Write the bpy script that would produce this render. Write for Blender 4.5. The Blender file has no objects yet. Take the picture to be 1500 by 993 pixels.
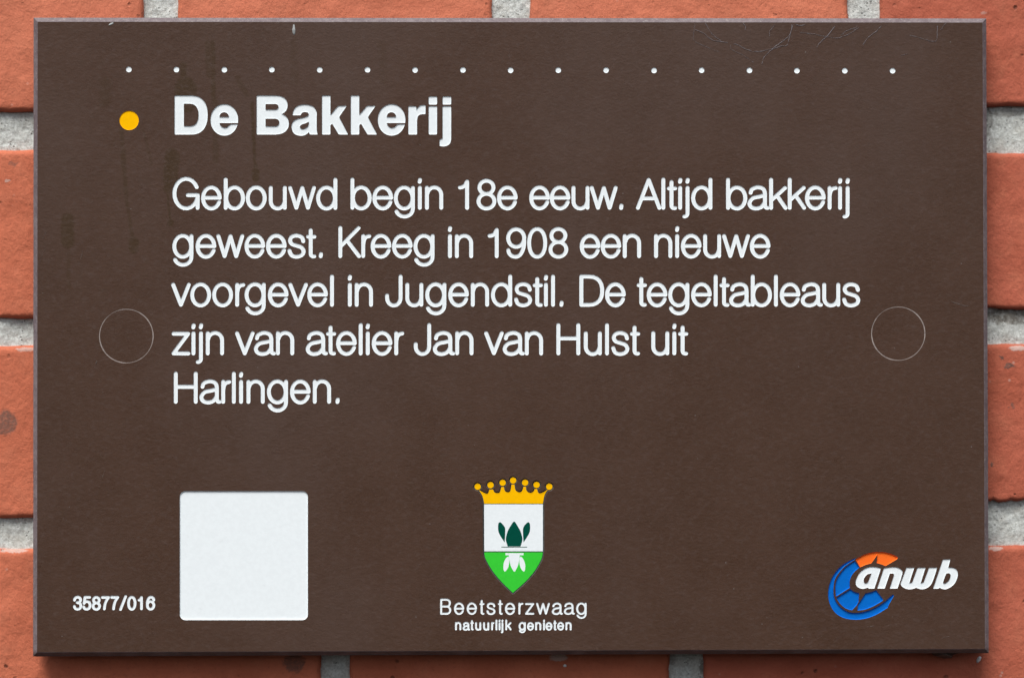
import bpy, math, random
import numpy as np
from mathutils import Vector, Matrix
from mathutils.geometry import delaunay_2d_cdt

R = math.radians
sc = bpy.context.scene
col = sc.collection

# ------------------------------------------------------------------ camera
MM = 0.001
cam_d = bpy.data.cameras.new('camera')
cam = bpy.data.objects.new('camera', cam_d)
col.objects.link(cam)
cam_d.sensor_width = 36
cam_d.lens = 85
cam_d.clip_start = 0.01
cam_d.clip_end = 50
_yaw, _pit, _rol = -1.67889506e-02, 1.21921767e-02, 1.59733122e-03
cam.matrix_world = (Matrix.Translation((-12.7635*MM, -758.436*MM, -10.2463*MM))
                    @ Matrix.Rotation(_yaw, 4, 'Z') @ Matrix.Rotation(_pit, 4, 'X')
                    @ Matrix.Rotation(_rol, 4, 'Y') @ Matrix.Rotation(R(90), 4, 'X'))
cam_d.dof.use_dof = True
cam_d.dof.focus_distance = 0.7585
cam_d.dof.aperture_fstop = 5.6
sc.camera = cam

# ------------------------------------------------------------------ light: soft overcast daylight from above
SUN_EL, SUN_AZ = R(58), R(-20)          # azimuth measured from straight in front of the wall, negative = left
world = bpy.data.worlds.new('World')
sc.world = world
world.use_nodes = True
wn = world.node_tree
bg = wn.nodes['Background']
sky = wn.nodes.new('ShaderNodeTexSky')
sky.sky_type = 'NISHITA'
sky.sun_disc = False
sky.sun_elevation = SUN_EL
sky.sun_rotation = R(180) + SUN_AZ*-1.0
sky.air_density = 0.8
sky.dust_density = 4.0
sky.ozone_density = 1.0
veil = wn.nodes.new('ShaderNodeHueSaturation')      # thin white cloud: the same sky, paler
veil.inputs['Saturation'].default_value = 0.5
wn.links.new(sky.outputs[0], veil.inputs['Color'])
wn.links.new(veil.outputs[0], bg.inputs[0])
bg.inputs[1].default_value = 0.055
sun_d = bpy.data.lights.new('sun', 'SUN')
sun_d.energy = 1.5
sun_d.angle = R(32)
sun_d.color = (1.0, 0.97, 0.93)
sun = bpy.data.objects.new('sun', sun_d)
sun_dir = Vector((math.sin(SUN_AZ)*math.cos(SUN_EL), -math.cos(SUN_AZ)*math.cos(SUN_EL), math.sin(SUN_EL)))
sun.rotation_euler = sun_dir.to_track_quat('Z', 'Y').to_euler()
col.objects.link(sun)
sc.view_settings.view_transform = 'Standard'
sc.view_settings.look = 'None'
sc.view_settings.gamma = 1
sc.view_settings.exposure = 1.30

rng = np.random.default_rng(7)
random.seed(7)

# ------------------------------------------------------------------ material helpers
class NT:
    def __init__(s, name):
        s.m = bpy.data.materials.new(name)
        s.m.use_nodes = True
        s.t = s.m.node_tree
        s.b = s.t.nodes['Principled BSDF']
        s.co = s.t.nodes.new('ShaderNodeTexCoord').outputs['Object']
    def n(s, kind, **kw):
        nd = s.t.nodes.new(kind)
        for k, v in kw.items():
            setattr(nd, k, v)
        return nd
    def link(s, a, b):
        s.t.links.new(a, b)
    def put(s, sock, v):
        if isinstance(v, bpy.types.NodeSocket):
            s.link(v, sock)
        else:
            sock.default_value = v
    def math(s, op, a, b=0.0, clamp=False):
        nd = s.n('ShaderNodeMath', operation=op, use_clamp=clamp)
        s.put(nd.inputs[0], a); s.put(nd.inputs[1], b)
        return nd.outputs[0]
    def vmath(s, op, a, b=(0, 0, 0)):
        nd = s.n('ShaderNodeVectorMath', operation=op)
        s.put(nd.inputs[0], a); s.put(nd.inputs[1], b)
        return nd.outputs['Value'] if op in ('DOT_PRODUCT', 'LENGTH', 'DISTANCE') else nd.outputs[0]
    def scalev(s, a, f):
        nd = s.n('ShaderNodeVectorMath', operation='SCALE')
        s.put(nd.inputs[0], a); s.put(nd.inputs[3], f)
        return nd.outputs[0]
    def noise(s, scale, detail=4, rough=0.55, vec=None, dist=0.0, out='Fac'):
        nd = s.n('ShaderNodeTexNoise')
        s.link(vec if vec is not None else s.co, nd.inputs['Vector'])
        nd.inputs['Scale'].default_value = scale
        nd.inputs['Detail'].default_value = detail
        nd.inputs['Roughness'].default_value = rough
        nd.inputs['Distortion'].default_value = dist
        return nd.outputs[out]
    def voro(s, scale, feature='F1', vec=None):
        nd = s.n('ShaderNodeTexVoronoi', feature=feature)
        s.link(vec if vec is not None else s.co, nd.inputs['Vector'])
        nd.inputs['Scale'].default_value = scale
        return nd.outputs['Distance']
    def mapv(s, scale=(1, 1, 1), rot=(0, 0, 0), loc=(0, 0, 0)):
        nd = s.n('ShaderNodeMapping')
        s.link(s.co, nd.inputs[0])
        nd.inputs['Location'].default_value = loc
        nd.inputs['Rotation'].default_value = rot
        nd.inputs['Scale'].default_value = scale
        return nd.outputs[0]
    def ramp(s, f, lo, hi, a=0.0, b=1.0, smooth=True):
        nd = s.n('ShaderNodeMapRange', interpolation_type='SMOOTHSTEP' if smooth else 'LINEAR')
        s.put(nd.inputs[0], f)
        for i, v in zip((1, 2, 3, 4), (lo, hi, a, b)):
            nd.inputs[i].default_value = v
        return nd.outputs[0]
    def mix(s, f, a, b):
        nd = s.n('ShaderNodeMix', data_type='RGBA')
        s.put(nd.inputs[0], f)
        for i, v in ((6, a), (7, b)):
            s.put(nd.inputs[i], v if isinstance(v, bpy.types.NodeSocket) else (*v, 1))
        return nd.outputs[2]
    def bump(s, h, dist, strength=1.0, prev=None):
        nd = s.n('ShaderNodeBump')
        nd.inputs['Distance'].default_value = dist
        nd.inputs['Strength'].default_value = strength
        s.put(nd.inputs['Height'], h)
        if prev is not None:
            s.link(prev, nd.inputs['Normal'])
        return nd.outputs[0]
    def done(s, color, rough=0.6, normal=None, spec=0.5):
        s.put(s.b.inputs['Base Color'], color if isinstance(color, bpy.types.NodeSocket) else (*color, 1))
        s.put(s.b.inputs['Roughness'], rough)
        s.put(s.b.inputs['Specular IOR Level'], spec)
        if normal is not None:
            s.link(normal, s.b.inputs['Normal'])
        return s.m

# art coordinates (measured along the sign's face) -> millimetres on the face, centre of the sign = 0
HM = [0.2138297302089652, -0.0003416566469247751, -160.23155333677732, -0.0002930492591119438,
      -0.21381885494967956, 105.38516738741492, -4.7270105636224025e-06, 3.4439039689584993e-06]
def mm(x, y):
    w = HM[6]*x + HM[7]*y + 1
    return ((HM[0]*x+HM[1]*y+HM[2])/w, (HM[3]*x+HM[4]*y+HM[5])/w)
PX = 0.2138

def wmm(x, y):
    a, b = mm(x, y)
    return (-12.8+(a+12.8)*1.0158, -10.2+(b+10.2)*1.0158)
def blotch(t, p, spots, grow=1.0):
    m = None
    for x, y, rx, ry, w in spots:
        a = wmm(x, y)
        q = t.vmath('MULTIPLY', t.vmath('SUBTRACT', p, (a[0]*MM, 0, a[1]*MM)), (1/(rx*PX*MM), 0, 1/(ry*PX*MM)))
        k = t.ramp(t.vmath('LENGTH', q), 0.75, 1.1, w, 0)
        m = k if m is None else t.math('MAXIMUM', m, k)
    return m
# ------------------------------------------------------------------ materials
def mat_panel():
    t = NT('brown_laminate')
    warp = t.noise(420, 2, 0.5, out='Color')
    p = t.vmath('ADD', t.co, t.scalev(t.vmath('SUBTRACT', warp, (0.5, 0.5, 0.5)), 0.0012))
    flat = t.vmath('MULTIPLY', p, (1, 0, 1))
    # run-off stains: (x0,y0,x1,y1,radius,softness,weight) in art units
    ST = [(272, 128, 272, 150, 13, 5, 1.0), (268, 96, 270, 118, 4, 4, .8), (304, 62, 306, 110, 3, 3, .55),
          (312, 62, 313, 150, 2.5, 3, .7), (316, 150, 316, 235, 3.5, 4, .5), (369, 150, 374, 245, 2, 2.5, .8),
          (375, 252, 375, 262, 4.5, 2.5, .95), (348, 115, 362, 140, 3, 4, .4), (178, 190, 185, 290, 2.5, 3, .6),
          (185, 290, 194, 350, 1.8, 2.5, .6), (196, 355, 196, 364, 6, 4, .75), (252, 228, 250, 262, 9, 4, .85),
          (247, 262, 246, 278, 5, 3, 1.0), (245, 280, 249, 322, 1.2, 1.5, .8), (249, 326, 250, 327, 4, 2, 1.0),
          (99, 322, 99, 354, 8, 4, .8), (154, 122, 154, 150, 6, 8, .4), (210, 190, 222, 240, 1.5, 2, .4),
          (560, 66, 562, 120, 5, 6, .22), (430, 60, 432, 120, 4, 5, .25), (100, 370, 101, 420, 2, 3, .4)]
    mask = None
    for x0, y0, x1, y1, r, so, w in ST:
        a = mm(x0, y0); b = mm(x1, y1)
        A = Vector((a[0]*MM, 0, a[1]*MM)); B = Vector((b[0]*MM, 0, b[1]*MM)); BA = B-A
        pa = t.vmath('SUBTRACT', flat, tuple(A))
        h = t.math('DIVIDE', t.vmath('DOT_PRODUCT', pa, tuple(BA)), max(BA.dot(BA), 1e-12), clamp=True)
        bh = t.scalev(tuple(BA), h)
        d = t.vmath('LENGTH', t.vmath('SUBTRACT', pa, bh))
        m_ = t.ramp(d, (r*1.15-so*.45)*PX*MM, (r*1.15+so*.7)*PX*MM, min(1, w*1.2), 0)
        mask = m_ if mask is None else t.math('MAXIMUM', mask, m_)
    patch = t.ramp(t.noise(260, 3, 0.6), 0.25, 0.55, 0.85, 1)
    mask = t.math('MULTIPLY', mask, patch)
    base = t.mix(t.ramp(t.noise(45, 5, 0.6), 0.3, 0.7), (0.0550, 0.0275, 0.0172), (0.0630, 0.0325, 0.0212))
    # pale greyish bloom of weathering, uneven
    bloom = t.ramp(t.noise(14, 4, 0.6, vec=t.mapv((1, 1, .55), loc=(3.1, 0, 1.7))), 0.40, 0.72, 0, 0.5)
    base = t.mix(bloom, base, (0.080, 0.053, 0.044))
    fine = t.ramp(t.noise(2600, 3, 0.6), 0.3, 0.7, 0, 1)
    base = t.mix(t.math('MULTIPLY', fine, 0.25), base, (0.078, 0.051, 0.038))
    base = t.mix(t.math('MULTIPLY', mask, 0.95), base, (0.041, 0.0205, 0.0070))
    # dust specks
    base = t.mix(t.ramp(t.noise(480, 5, 0.7, vec=t.mapv((1, 1, 1.4), rot=(0, R(-32), 0))), 0.45, 0.72, 0, 0.55), base, (0.082, 0.054, 0.045))
    base = t.mix(t.ramp(t.noise(300, 4, 0.7, vec=t.mapv((1, 1, 1), loc=(5, 0, 2))), 0.45, 0.85, 0, 0.3), base, (0.047, 0.028, 0.0165))
    sp = t.ramp(t.voro(330), 0.035, 0.075, 1, 0)
    sel = t.ramp(t.noise(60, 2), 0.60, 0.66)
    base = t.mix(t.math('MULTIPLY', t.math('MULTIPLY', sp, sel), 0.5), base, (0.25, 0.24, 0.24))
    # hair-fine weathering lines
    rough = t.ramp(t.noise(90, 4), 0.3, 0.7, 0.27, 0.34)
    rough = t.math('ADD', rough, t.math('MULTIPLY', mask, 0.2))
    v = t.mapv((1, 1, 1.5), rot=(0, R(-32), 0))
    h1 = t.noise(820, 5, 0.62, vec=v, dist=0.2)
    h2 = t.noise(230, 3, 0.5, vec=v)
    nrm = t.bump(h1, 0.000085, 1.0)
    nrm = t.bump(h2, 0.00007, 1.0, nrm)
    return t.done(base, rough, nrm, 0.25)

def mat_edge():
    t = NT('sawn_laminate_edge')
    c = t.mix(t.ramp(t.noise(500, 4, 0.6), 0.3, 0.7), (0.125, 0.102, 0.112), (0.180, 0.154, 0.163))
    c = t.mix(t.ramp(t.noise(1600, 2), 0.58, 0.72, 0, .5), c, (0.33, 0.31, 0.30))
    c = t.mix(t.ramp(t.noise(70, 3), 0.5, 0.75, 0, .5), c, (0.11, 0.09, 0.095))
    lip = t.n('ShaderNodeSeparateXYZ'); t.link(t.co, lip.inputs[0])
    under_shade = t.math('MULTIPLY', t.ramp(lip.outputs[2], -0.0975, -0.0990, 0, 1), t.ramp(t.noise(160, 4), .25, .6, .45, .9))  # shade of the bottom bevel painted into the edge colour, patchy
    c = t.mix(under_shade, c, (0.062, 0.048, 0.046))
    return t.done(c, 0.6, t.bump(t.noise(900, 4), 0.00012, 0.8), 0.3)

def mat_paint(name, c, var=0.06, bump=0.00004, rough=0.5, spec=0.15):
    t = NT(name)
    c2 = tuple(x*(1-var) for x in c)
    k = t.mix(t.ramp(t.noise(700, 4, 0.6), 0.3, 0.7), c2, c)
    dirt = t.ramp(t.noise(190, 4, 0.65), 0.62, 0.8, 0, 0.35)
    k = t.mix(dirt, k, tuple(x*0.72 for x in c))
    return t.done(k, rough, t.bump(t.noise(1500, 3), bump, 0.6), spec)

M_panel = mat_panel()
M_edge = mat_edge()
M_white = mat_paint('white_paint', (0.775, 0.835, 0.86), 0.04)
M_yellow = mat_paint('yellow_paint', (0.90, 0.475, 0.000), 0.05, spec=0.04)
M_green = mat_paint('green_paint', (0.035, 0.56, 0.035), 0.05)
M_dkgreen = mat_paint('dark_green_paint', (0.0, 0.064, 0.042), 0.05, spec=0.05)
M_groove = mat_paint('grey_groove_paint', (0.05, 0.058, 0.06), 0.1)
M_rim = mat_paint('pale_grey_rim_paint', (0.11, 0.105, 0.10), 0.3)
M_blue = mat_paint('blue_paint', (0.0, 0.132, 0.53), 0.05, rough=0.4)
M_orange = mat_paint('orange_paint', (0.88, 0.155, 0.018), 0.05, rough=0.4)
M_ring = mat_paint('pale_joint_filler', (0.32, 0.275, 0.255), 0.35)
M_scratch = mat_paint('scratched_laminate', (0.17, 0.145, 0.135), 0.4)

def mat_brick():
    t = NT('orange_red_brick')
    oi = t.n('ShaderNodeObjectInfo')
    # object colour holds each brick's tone, with the wall's light falloff painted in
    oc = oi.outputs['Color']
    n1 = t.ramp(t.noise(38, 5, 0.6), 0.3, 0.7)
    c = t.mix(t.math('MULTIPLY', n1, 0.42), oc, (0.30, 0.066, 0.030))
    c = t.mix(t.ramp(t.noise(120, 5, 0.65), 0.45, 0.75, 0, 0.32), c, (0.53, 0.185, 0.105))
    c = t.mix(t.ramp(t.noise(900, 3, 0.6), 0.52, 0.75, 0, 0.4), c, (0.27, 0.075, 0.045))
    # lime and soot freckles
    lime = t.math('MULTIPLY', t.ramp(t.voro(260), 0.06, 0.16, 1, 0), t.ramp(t.noise(33, 3), 0.56, 0.66))
    c = t.mix(t.math('MULTIPLY', lime, 0.4), c, (0.55, 0.42, 0.36))
    wob = t.vmath('ADD', t.co, t.scalev(t.noise(700, 2, out='Color'), 0.0012))
    soot = t.math('MULTIPLY', t.ramp(t.voro(190, vec=wob), 0.05, 0.16, 1, 0), t.ramp(t.noise(51, 3), 0.50, 0.62))
    c = t.mix(t.math('MULTIPLY', soot, 0.6), c, (0.06, 0.026, 0.018))
    p2 = t.vmath('ADD', t.co, t.scalev(t.vmath('SUBTRACT', t.noise(500, 3, out='Color'), (.5, .5, .5)), 0.004))
    p3 = t.vmath('ADD', t.co, t.scalev(t.vmath('SUBTRACT', t.noise(900, 3, out='Color'), (.5, .5, .5)), 0.0015))
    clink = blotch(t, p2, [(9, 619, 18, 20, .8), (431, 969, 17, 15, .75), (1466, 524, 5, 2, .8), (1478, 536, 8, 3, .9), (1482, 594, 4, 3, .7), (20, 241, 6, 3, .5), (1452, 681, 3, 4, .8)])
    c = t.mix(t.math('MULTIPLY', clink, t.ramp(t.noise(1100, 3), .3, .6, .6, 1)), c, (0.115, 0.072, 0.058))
    scuff = blotch(t, p3, [(818, 962, 14, 6, .6), (12, 265, 5, 2, .5), (38, 512, 16, 3, .5), (1490, 510, 14, 4, .6), (1458, 803, 12, 3, .6), (20, 806, 22, 3, .6), (1440, 20, 5, 3, .3)])
    c = t.mix(scuff, c, (0.50, 0.44, 0.40))
    st = t.noise(210, 4, 0.6, vec=t.mapv((1, 1, .5), rot=(0, R(35), 0)))
    h1 = t.noise(640, 5, 0.62, dist=0.3)
    nr = t.bump(st, 0.0009, 0.6)
    nr = t.bump(h1, 0.00042, 0.75, nr)
    nr = t.bump(t.noise(1700, 3, 0.6), 0.00012, 0.7, nr)
    nr = t.bump(t.math('MULTIPLY', soot, -1), 0.0005, 0.8, nr)
    return t.done(c, 0.82, nr, 0.3)

def mat_mortar():
    t = NT('pale_sandy_mortar')
    fl = t.vmath('MULTIPLY', t.co, (1, 0.12, 1))
    c = t.mix(t.ramp(t.noise(1500, 4, 0.75, vec=fl), 0.32, 0.68), (0.37, 0.385, 0.36), (0.62, 0.65, 0.63))
    c = t.mix(t.ramp(t.noise(150, 4, 0.65, vec=fl), 0.45, 0.75, 0, 0.55), c, (0.43, 0.41, 0.36))
    pit = t.math('MULTIPLY', t.ramp(t.voro(1000, vec=fl), 0.12, 0.34, 1, 0), t.ramp(t.noise(260, 3, vec=fl), 0.50, 0.60))
    c = t.mix(t.math('MULTIPLY', pit, 0.75), c, (0.09, 0.088, 0.08))
    p2 = t.vmath('ADD', t.co, t.scalev(t.vmath('SUBTRACT', t.noise(400, 3, out='Color'), (.5, .5, .5)), 0.004))
    dark_patch = blotch(t, p2, [(1480, 462, 45, 13, .8), (1448, 178, 8, 24, .45), (1470, 165, 40, 6, .5), (1030, 978, 5, 14, .7), (985, 965, 6, 10, .5), (1448, 790, 9, 6, .5)])  # darker brown patches at set spots in the joints
    c = t.mix(t.math('MULTIPLY', dark_patch, t.ramp(t.noise(700, 3, vec=fl), .3, .6, .45, 1)), c, (0.10, 0.082, 0.062))
    nr = t.bump(t.noise(1300, 4, 0.7, vec=fl), 0.00045, 0.7)
    nr = t.bump(t.math('MULTIPLY', pit, -1), 0.0005, 0.7, nr)
    return t.done(c, 0.92, nr, 0.15)

M_brick = mat_brick()
M_mortar = mat_mortar()

# ------------------------------------------------------------------ mesh helpers
def empty(name, loc=(0, 0, 0)):
    o = bpy.data.objects.new(name, None)
    o.location = loc
    o.empty_display_size = 0.02
    col.objects.link(o)
    return o

def tag(o, label=None, cat=None, group=None, kind=None):
    for k, v in (('label', label), ('category', cat), ('group', group), ('kind', kind)):
        if v:
            o[k] = v
    return o

def mesh_obj(name, verts, faces, mats, parent=None, mi=None, smooth=False):
    me = bpy.data.meshes.new(name)
    me.from_pydata([(float(v[0])*MM, float(v[1])*MM, float(v[2])*MM) for v in verts], [], faces)
    for m in (mats if isinstance(mats, (list, tuple)) else [mats]):
        me.materials.append(m)
    if mi is not None:
        me.polygons.foreach_set('material_index', mi)
    if smooth:
        me.polygons.foreach_set('use_smooth', [True]*len(me.polygons))
    me.update()
    o = bpy.data.objects.new(name, me)
    col.objects.link(o)
    if parent is not None:
        o.parent = parent
        o.matrix_parent_inverse = Matrix.Identity(4)
    return o

def vnoise(x, y, seed):
    """smooth value noise, vectorised"""
    xi = np.floor(x).astype(np.int64); yi = np.floor(y).astype(np.int64)
    fx = x-xi; fy = y-yi
    fx = fx*fx*(3-2*fx); fy = fy*fy*(3-2*fy)
    def h(a, b):
        n = (a*374761393 + b*668265263 + seed*1442695041) & 0xffffffff
        n = ((n ^ (n >> 13))*1274126177) & 0xffffffff
        return ((n ^ (n >> 16)) & 0xffff)/65535.0
    return ((h(xi, yi)*(1-fx)+h(xi+1, yi)*fx)*(1-fy) + (h(xi, yi+1)*(1-fx)+h(xi+1, yi+1)*fx)*fy)
def fbm(x, y, seed, oct=4, gain=0.5):
    s = 0; a = 1; t = 0
    for k in range(oct):
        s = s + a*(vnoise(x*2**k, y*2**k, seed+k*17)-0.5); t += a; a *= gain
    return s/t*2

def grid_faces(nx, nz, off=0):
    i = np.arange(nx-1); j = np.arange(nz-1)
    I, J = np.meshgrid(i, j, indexing='ij')
    a = (I*nz+J).ravel()+off
    return np.stack([a, a+nz, a+nz+1, a+1], 1)

def fast_mesh(name, V, F, mat, parent=None, smooth=True):
    """V (n,3) in mm, F (m,4) quads"""
    me = bpy.data.meshes.new(name)
    me.vertices.add(len(V)); me.vertices.foreach_set('co', (V*MM).astype(np.float32).ravel())
    me.loops.add(F.size); me.loops.foreach_set('vertex_index', F.astype(np.int32).ravel())
    me.polygons.add(len(F))
    me.polygons.foreach_set('loop_start', np.arange(0, F.size, 4, dtype=np.int32))
    me.polygons.foreach_set('use_smooth', [smooth]*len(F))
    me.materials.append(mat)
    me.update(calc_edges=True); me.validate()
    o = bpy.data.objects.new(name, me)
    col.objects.link(o)
    if parent is not None:
        o.parent = parent
    return o

# ------------------------------------------------------------------ the brick wall
WALL_Y = 11.0            # brick faces, mm behind the front of the sign
wall = empty('brick_wall', (0, WALL_Y*MM, 0))
tag(wall, 'orange red brick wall with rough pale grey mortar joints behind the brown sign', 'wall')

def brick(x0, x1, z0, z1, seed, step, tone, bite=0.0, depth=90):
    nx = max(4, int((x1-x0)/step)); nz = max(4, int((z1-z0)/step))
    u = np.linspace(0, 1, nx); v = np.linspace(0, 1, nz)
    # denser near the arrises
    u = 0.5-0.5*np.cos(np.pi*u)*(0.25) - 0.5*(1-2*u)*0.75 if False else u
    U, V = np.meshgrid(u, v, indexing='ij')
    X = x0+(x1-x0)*U; Z = z0+(z1-z0)*V
    # wobbling outline
    k = 1/9.0
    eL = 0.75*fbm(Z*k, Z*0+3.3, seed, 5, .6); eR = 0.75*fbm(Z*k, Z*0+9.1, seed+5, 5, .6)
    eB = 0.75*fbm(X*k, X*0+5.2, seed+9, 5, .6); eT = 0.6*fbm(X*k, X*0+7.7, seed+13, 5, .6)
    if bite:
        eB = eB + bite*np.clip(fbm(X/11.0, X*0+1.2, seed+31, 4, .6)+0.1, 0, 1)
    X = X + eL*(1-U)**6 + eR*U**6
    Z = Z + eB*(1-V)**4 + eT*V**6
    dx = np.minimum(U, 1-U)*(x1-x0); dz = np.minimum(V, 1-V)*(z1-z0)
    d = np.minimum(dx, dz)
    rr = 1.7+0.7*fbm(X/7, Z/7, seed+50, 3)
    q = np.clip(1-d/rr, 0, 1)
    Y = rr*(1-np.sqrt(np.clip(1-q*q, 0, 1)))*0.8
    Y = Y + 0.42*fbm(X/14, Z/11, seed+60, 4, .55) + 0.16*fbm((X+Z*0.6)/2.4, (Z-X*.2)/3.6, seed+70, 4, .6)
    P = fbm(X/3.2, Z/3.2, seed+80, 2)
    Y = Y + 0.5*np.clip(P-0.62, 0, 1)*2
    Vt = np.stack([X, Y, Z], -1).reshape(-1, 3)
    F = grid_faces(nx, nz)
    # sides run back into the wall
    idx = np.arange(nx*nz).reshape(nx, nz)
    ring = np.concatenate([idx[:, 0], idx[-1, 1:], idx[-2::-1, -1], idx[0, -2:0:-1]])
    n = len(ring)
    back = Vt[ring].copy(); back[:, 1] = depth
    off = len(Vt)
    Vt = np.vstack([Vt, back])
    r2 = np.roll(ring, -1); b = off+np.arange(n)
    side = np.stack([ring, b, np.roll(b, -1), r2], 1)
    o = fast_mesh('brick', Vt, np.vstack([F, side]), M_brick, wall)
    o.color = (*tone, 1)
    return o

A_ = (0.535, 0.152, 0.080); B_ = (0.47, 0.122, 0.068); C_ = (0.40, 0.100, 0.060); D_ = (0.56, 0.172, 0.095)
# rows: (bottom, top) ; measured where the photograph shows them, regular beyond
rows = {}
rows[0] = (71.5, 122.0)       # the top strip
rows[1] = (7.0, 59.3)
rows[2] = (-56.3, -2.8)
rows[3] = (-119.0, -67.2)
for k in range(-3, 0):
    rows[k] = (71.5-63.2*k, 122.5-63.2*k)
for k in range(4, 8):
    rows[k] = (-119-63.2*(k-3), -67.2-63.2*(k-3))
sd = 100
nbrick = 0
for rk in sorted(rows):
    zb, zt = rows[rk]
    offs = 0.0 if rk % 2 == 0 else -56.0
    for i in range(-4, 5):
        cx = i*112.2 + offs
        l = cx+5.6+random.uniform(-.6, .6); r = cx+112.2-5.6+random.uniform(-.6, .6)
        if rk == 0:      # head joints as measured
            js = {-2: -117.3+5.5, -1: -106.2, 0: 6.0, 1: 118.4}
            je = {-2: -117.3, -1: -6.2, 0: 107.8, 1: 220}
            l = js.get(i, l); r = je.get(i, r)
            if i == -2: l = -219
        if rk == 3:
            js = {-1: -163.9, 0: -51.6, 1: 60.9, 2: 182}
            je = {-1: -60.7, 0: 50.2, 1: 172.5, 2: 276}
            l = js.get(i, l); r = je.get(i, r)
            
        b, t = zb, zt
        right = l > 80 or (l > 100)
        bite = 0
        if rk == 0 and right: b, bite = 73.6, 1.0
        if rk == 1:
            if i == 1: r = 173
            if i == 2: l = 183
            if r > 150 and l > 40: b, t = 8.6, 58.4
            if l < -150 or i == -2 or i == -1: b = 5.8
        if rk == 2:
            if l > 80 or r > 150: b, bite = -54.2, 3.4
            else: b = -57.4
        sd += 7
        vis = rk in (0, 1, 2, 3) and (l < 175 and r > -175)
        edge = vis and (rk in (0, 3) or l < -145 or r > 145)
        tone = [A_, B_, C_, D_][int(rng.integers(0, 4))]
        if edge:  # light falloff painted into the tones: paler upper left, darker right
            tone = D_ if (rk == 0 and l < 60) else (A_ if (l < 0 and r < 80) else B_)
            if l > 80 or (r > 150 and l > 20): tone = (0.425, 0.110, 0.064)
        brick(l, r, b, t, sd, 0.75 if edge else (4.0 if vis else 2.5), tone, bite)
        nbrick += 1

# mortar: a fine rough sheet round the sign, a plain bed behind and beyond it
def mortar_h(X, Z):
    h = 2.4 - 0.45*fbm(X/7, Z/7, 901, 3, .6) - 0.30*fbm(X/1.9, Z/1.9, 911, 3, .6)
    P = vnoise(X/1.1, Z/1.1, 931)
    return h + 1.0*np.clip(P-0.80, 0, 1)*5*0.35
stepm = 0.5
xs = np.arange(-185, 185.01, stepm); zs = np.arange(-130, 130.01, stepm)
X, Z = np.meshgrid(xs, zs, indexing='ij')
Vm = np.stack([X, mortar_h(X, Z), Z], -1).reshape(-1, 3)
Fm = grid_faces(len(xs), len(zs))
cxm = Vm[Fm].mean(1)
keep = ~((np.abs(cxm[:, 0]) < 143) & (np.abs(cxm[:, 2]) < 94))
Fm = Fm[keep]
used = np.unique(Fm); remap = np.zeros(len(Vm), int); remap[used] = np.arange(len(used))
fast_mesh('mortar', Vm[used], remap[Fm], M_mortar, wall)
xs = np.arange(-470, 590, 3.0); zs = np.arange(-380, 320, 3.0)
X, Z = np.meshgrid(xs, zs, indexing='ij')
inside = (np.abs(X) < 183) & (np.abs(Z) < 128)
Y = 2.6-0.6*fbm(X/6, Z/6, 77, 3)+np.where(inside, 3.5, 0)
fast_mesh('mortar_bed', np.stack([X, Y, Z], -1).reshape(-1, 3), grid_faces(len(xs), len(zs)), M_mortar, wall)

# ------------------------------------------------------------------ shapes on the sign
def arc(cx, cy, rx, ry, a0, a1, n=None, p=2.0):
    n = n or max(3, int(abs(a1-a0)/17)+1)
    out = []
    for k in range(n+1):
        a = R(a0+(a1-a0)*k/n)
        c, s = math.cos(a), math.sin(a)
        out.append((cx+rx*math.copysign(abs(c)**(2/p), c), cy+ry*math.copysign(abs(s)**(2/p), s)))
    return out

def spline(pts, closed=False, n=4):
    out = []
    N = len(pts)
    rngk = range(N) if closed else range(N-1)
    for i in rngk:
        if closed:
            p0, p1, p2, p3 = pts[i-1], pts[i], pts[(i+1) % N], pts[(i+2) % N]
        else:
            p1, p2 = pts[i], pts[i+1]
            p0 = pts[i-1] if i > 0 else p1
            p3 = pts[i+2] if i+2 < N else p2
        for k in range(n):
            t = k/n
            out.append(tuple(0.5*((2*p1[j]) + (-p0[j]+p2[j])*t + (2*p0[j]-5*p1[j]+4*p2[j]-p3[j])*t*t
                                  + (-p0[j]+3*p1[j]-3*p2[j]+p3[j])*t**3) for j in (0, 1)))
    if not closed:
        out.append(pts[-1])
    return out

def cpoly(pts, n=3):
    """closed outline; a third item marks a corner, the rest is curved"""
    cs = [i for i, p in enumerate(pts) if len(p) > 2]
    P = [p[:2] for p in pts]
    if not cs:
        return spline(P, True, n)
    out = []
    for a, b in zip(cs, cs[1:]+[cs[0]+len(P)]):
        run = [P[k % len(P)] for k in range(a, b+1)]
        out += [run[0]] if len(run) == 2 else spline(run, False, n)[:-1]
    return out

def rnd(poly, r=1.4, n=3, cosmax=0.75):
    """round the sharp corners of an outline, as a milling cutter leaves them"""
    out = []
    N = len(poly)
    for i in range(N):
        p = Vector(poly[i]); a = Vector(poly[i-1])-p; b = Vector(poly[(i+1) % N])-p
        la, lb = a.length, b.length
        if la < 1e-6 or lb < 1e-6:
            continue
        if -a.dot(b)/(la*lb) > cosmax:
            out.append(tuple(p)); continue
        k = min(r, la*.45, lb*.45)
        s = p+a/la*k; e = p+b/lb*k
        for j in range(n+1):
            t = j/n
            q = s*(1-t)**2+p*2*t*(1-t)+e*t*t
            out.append(tuple(q))
    return out

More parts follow.
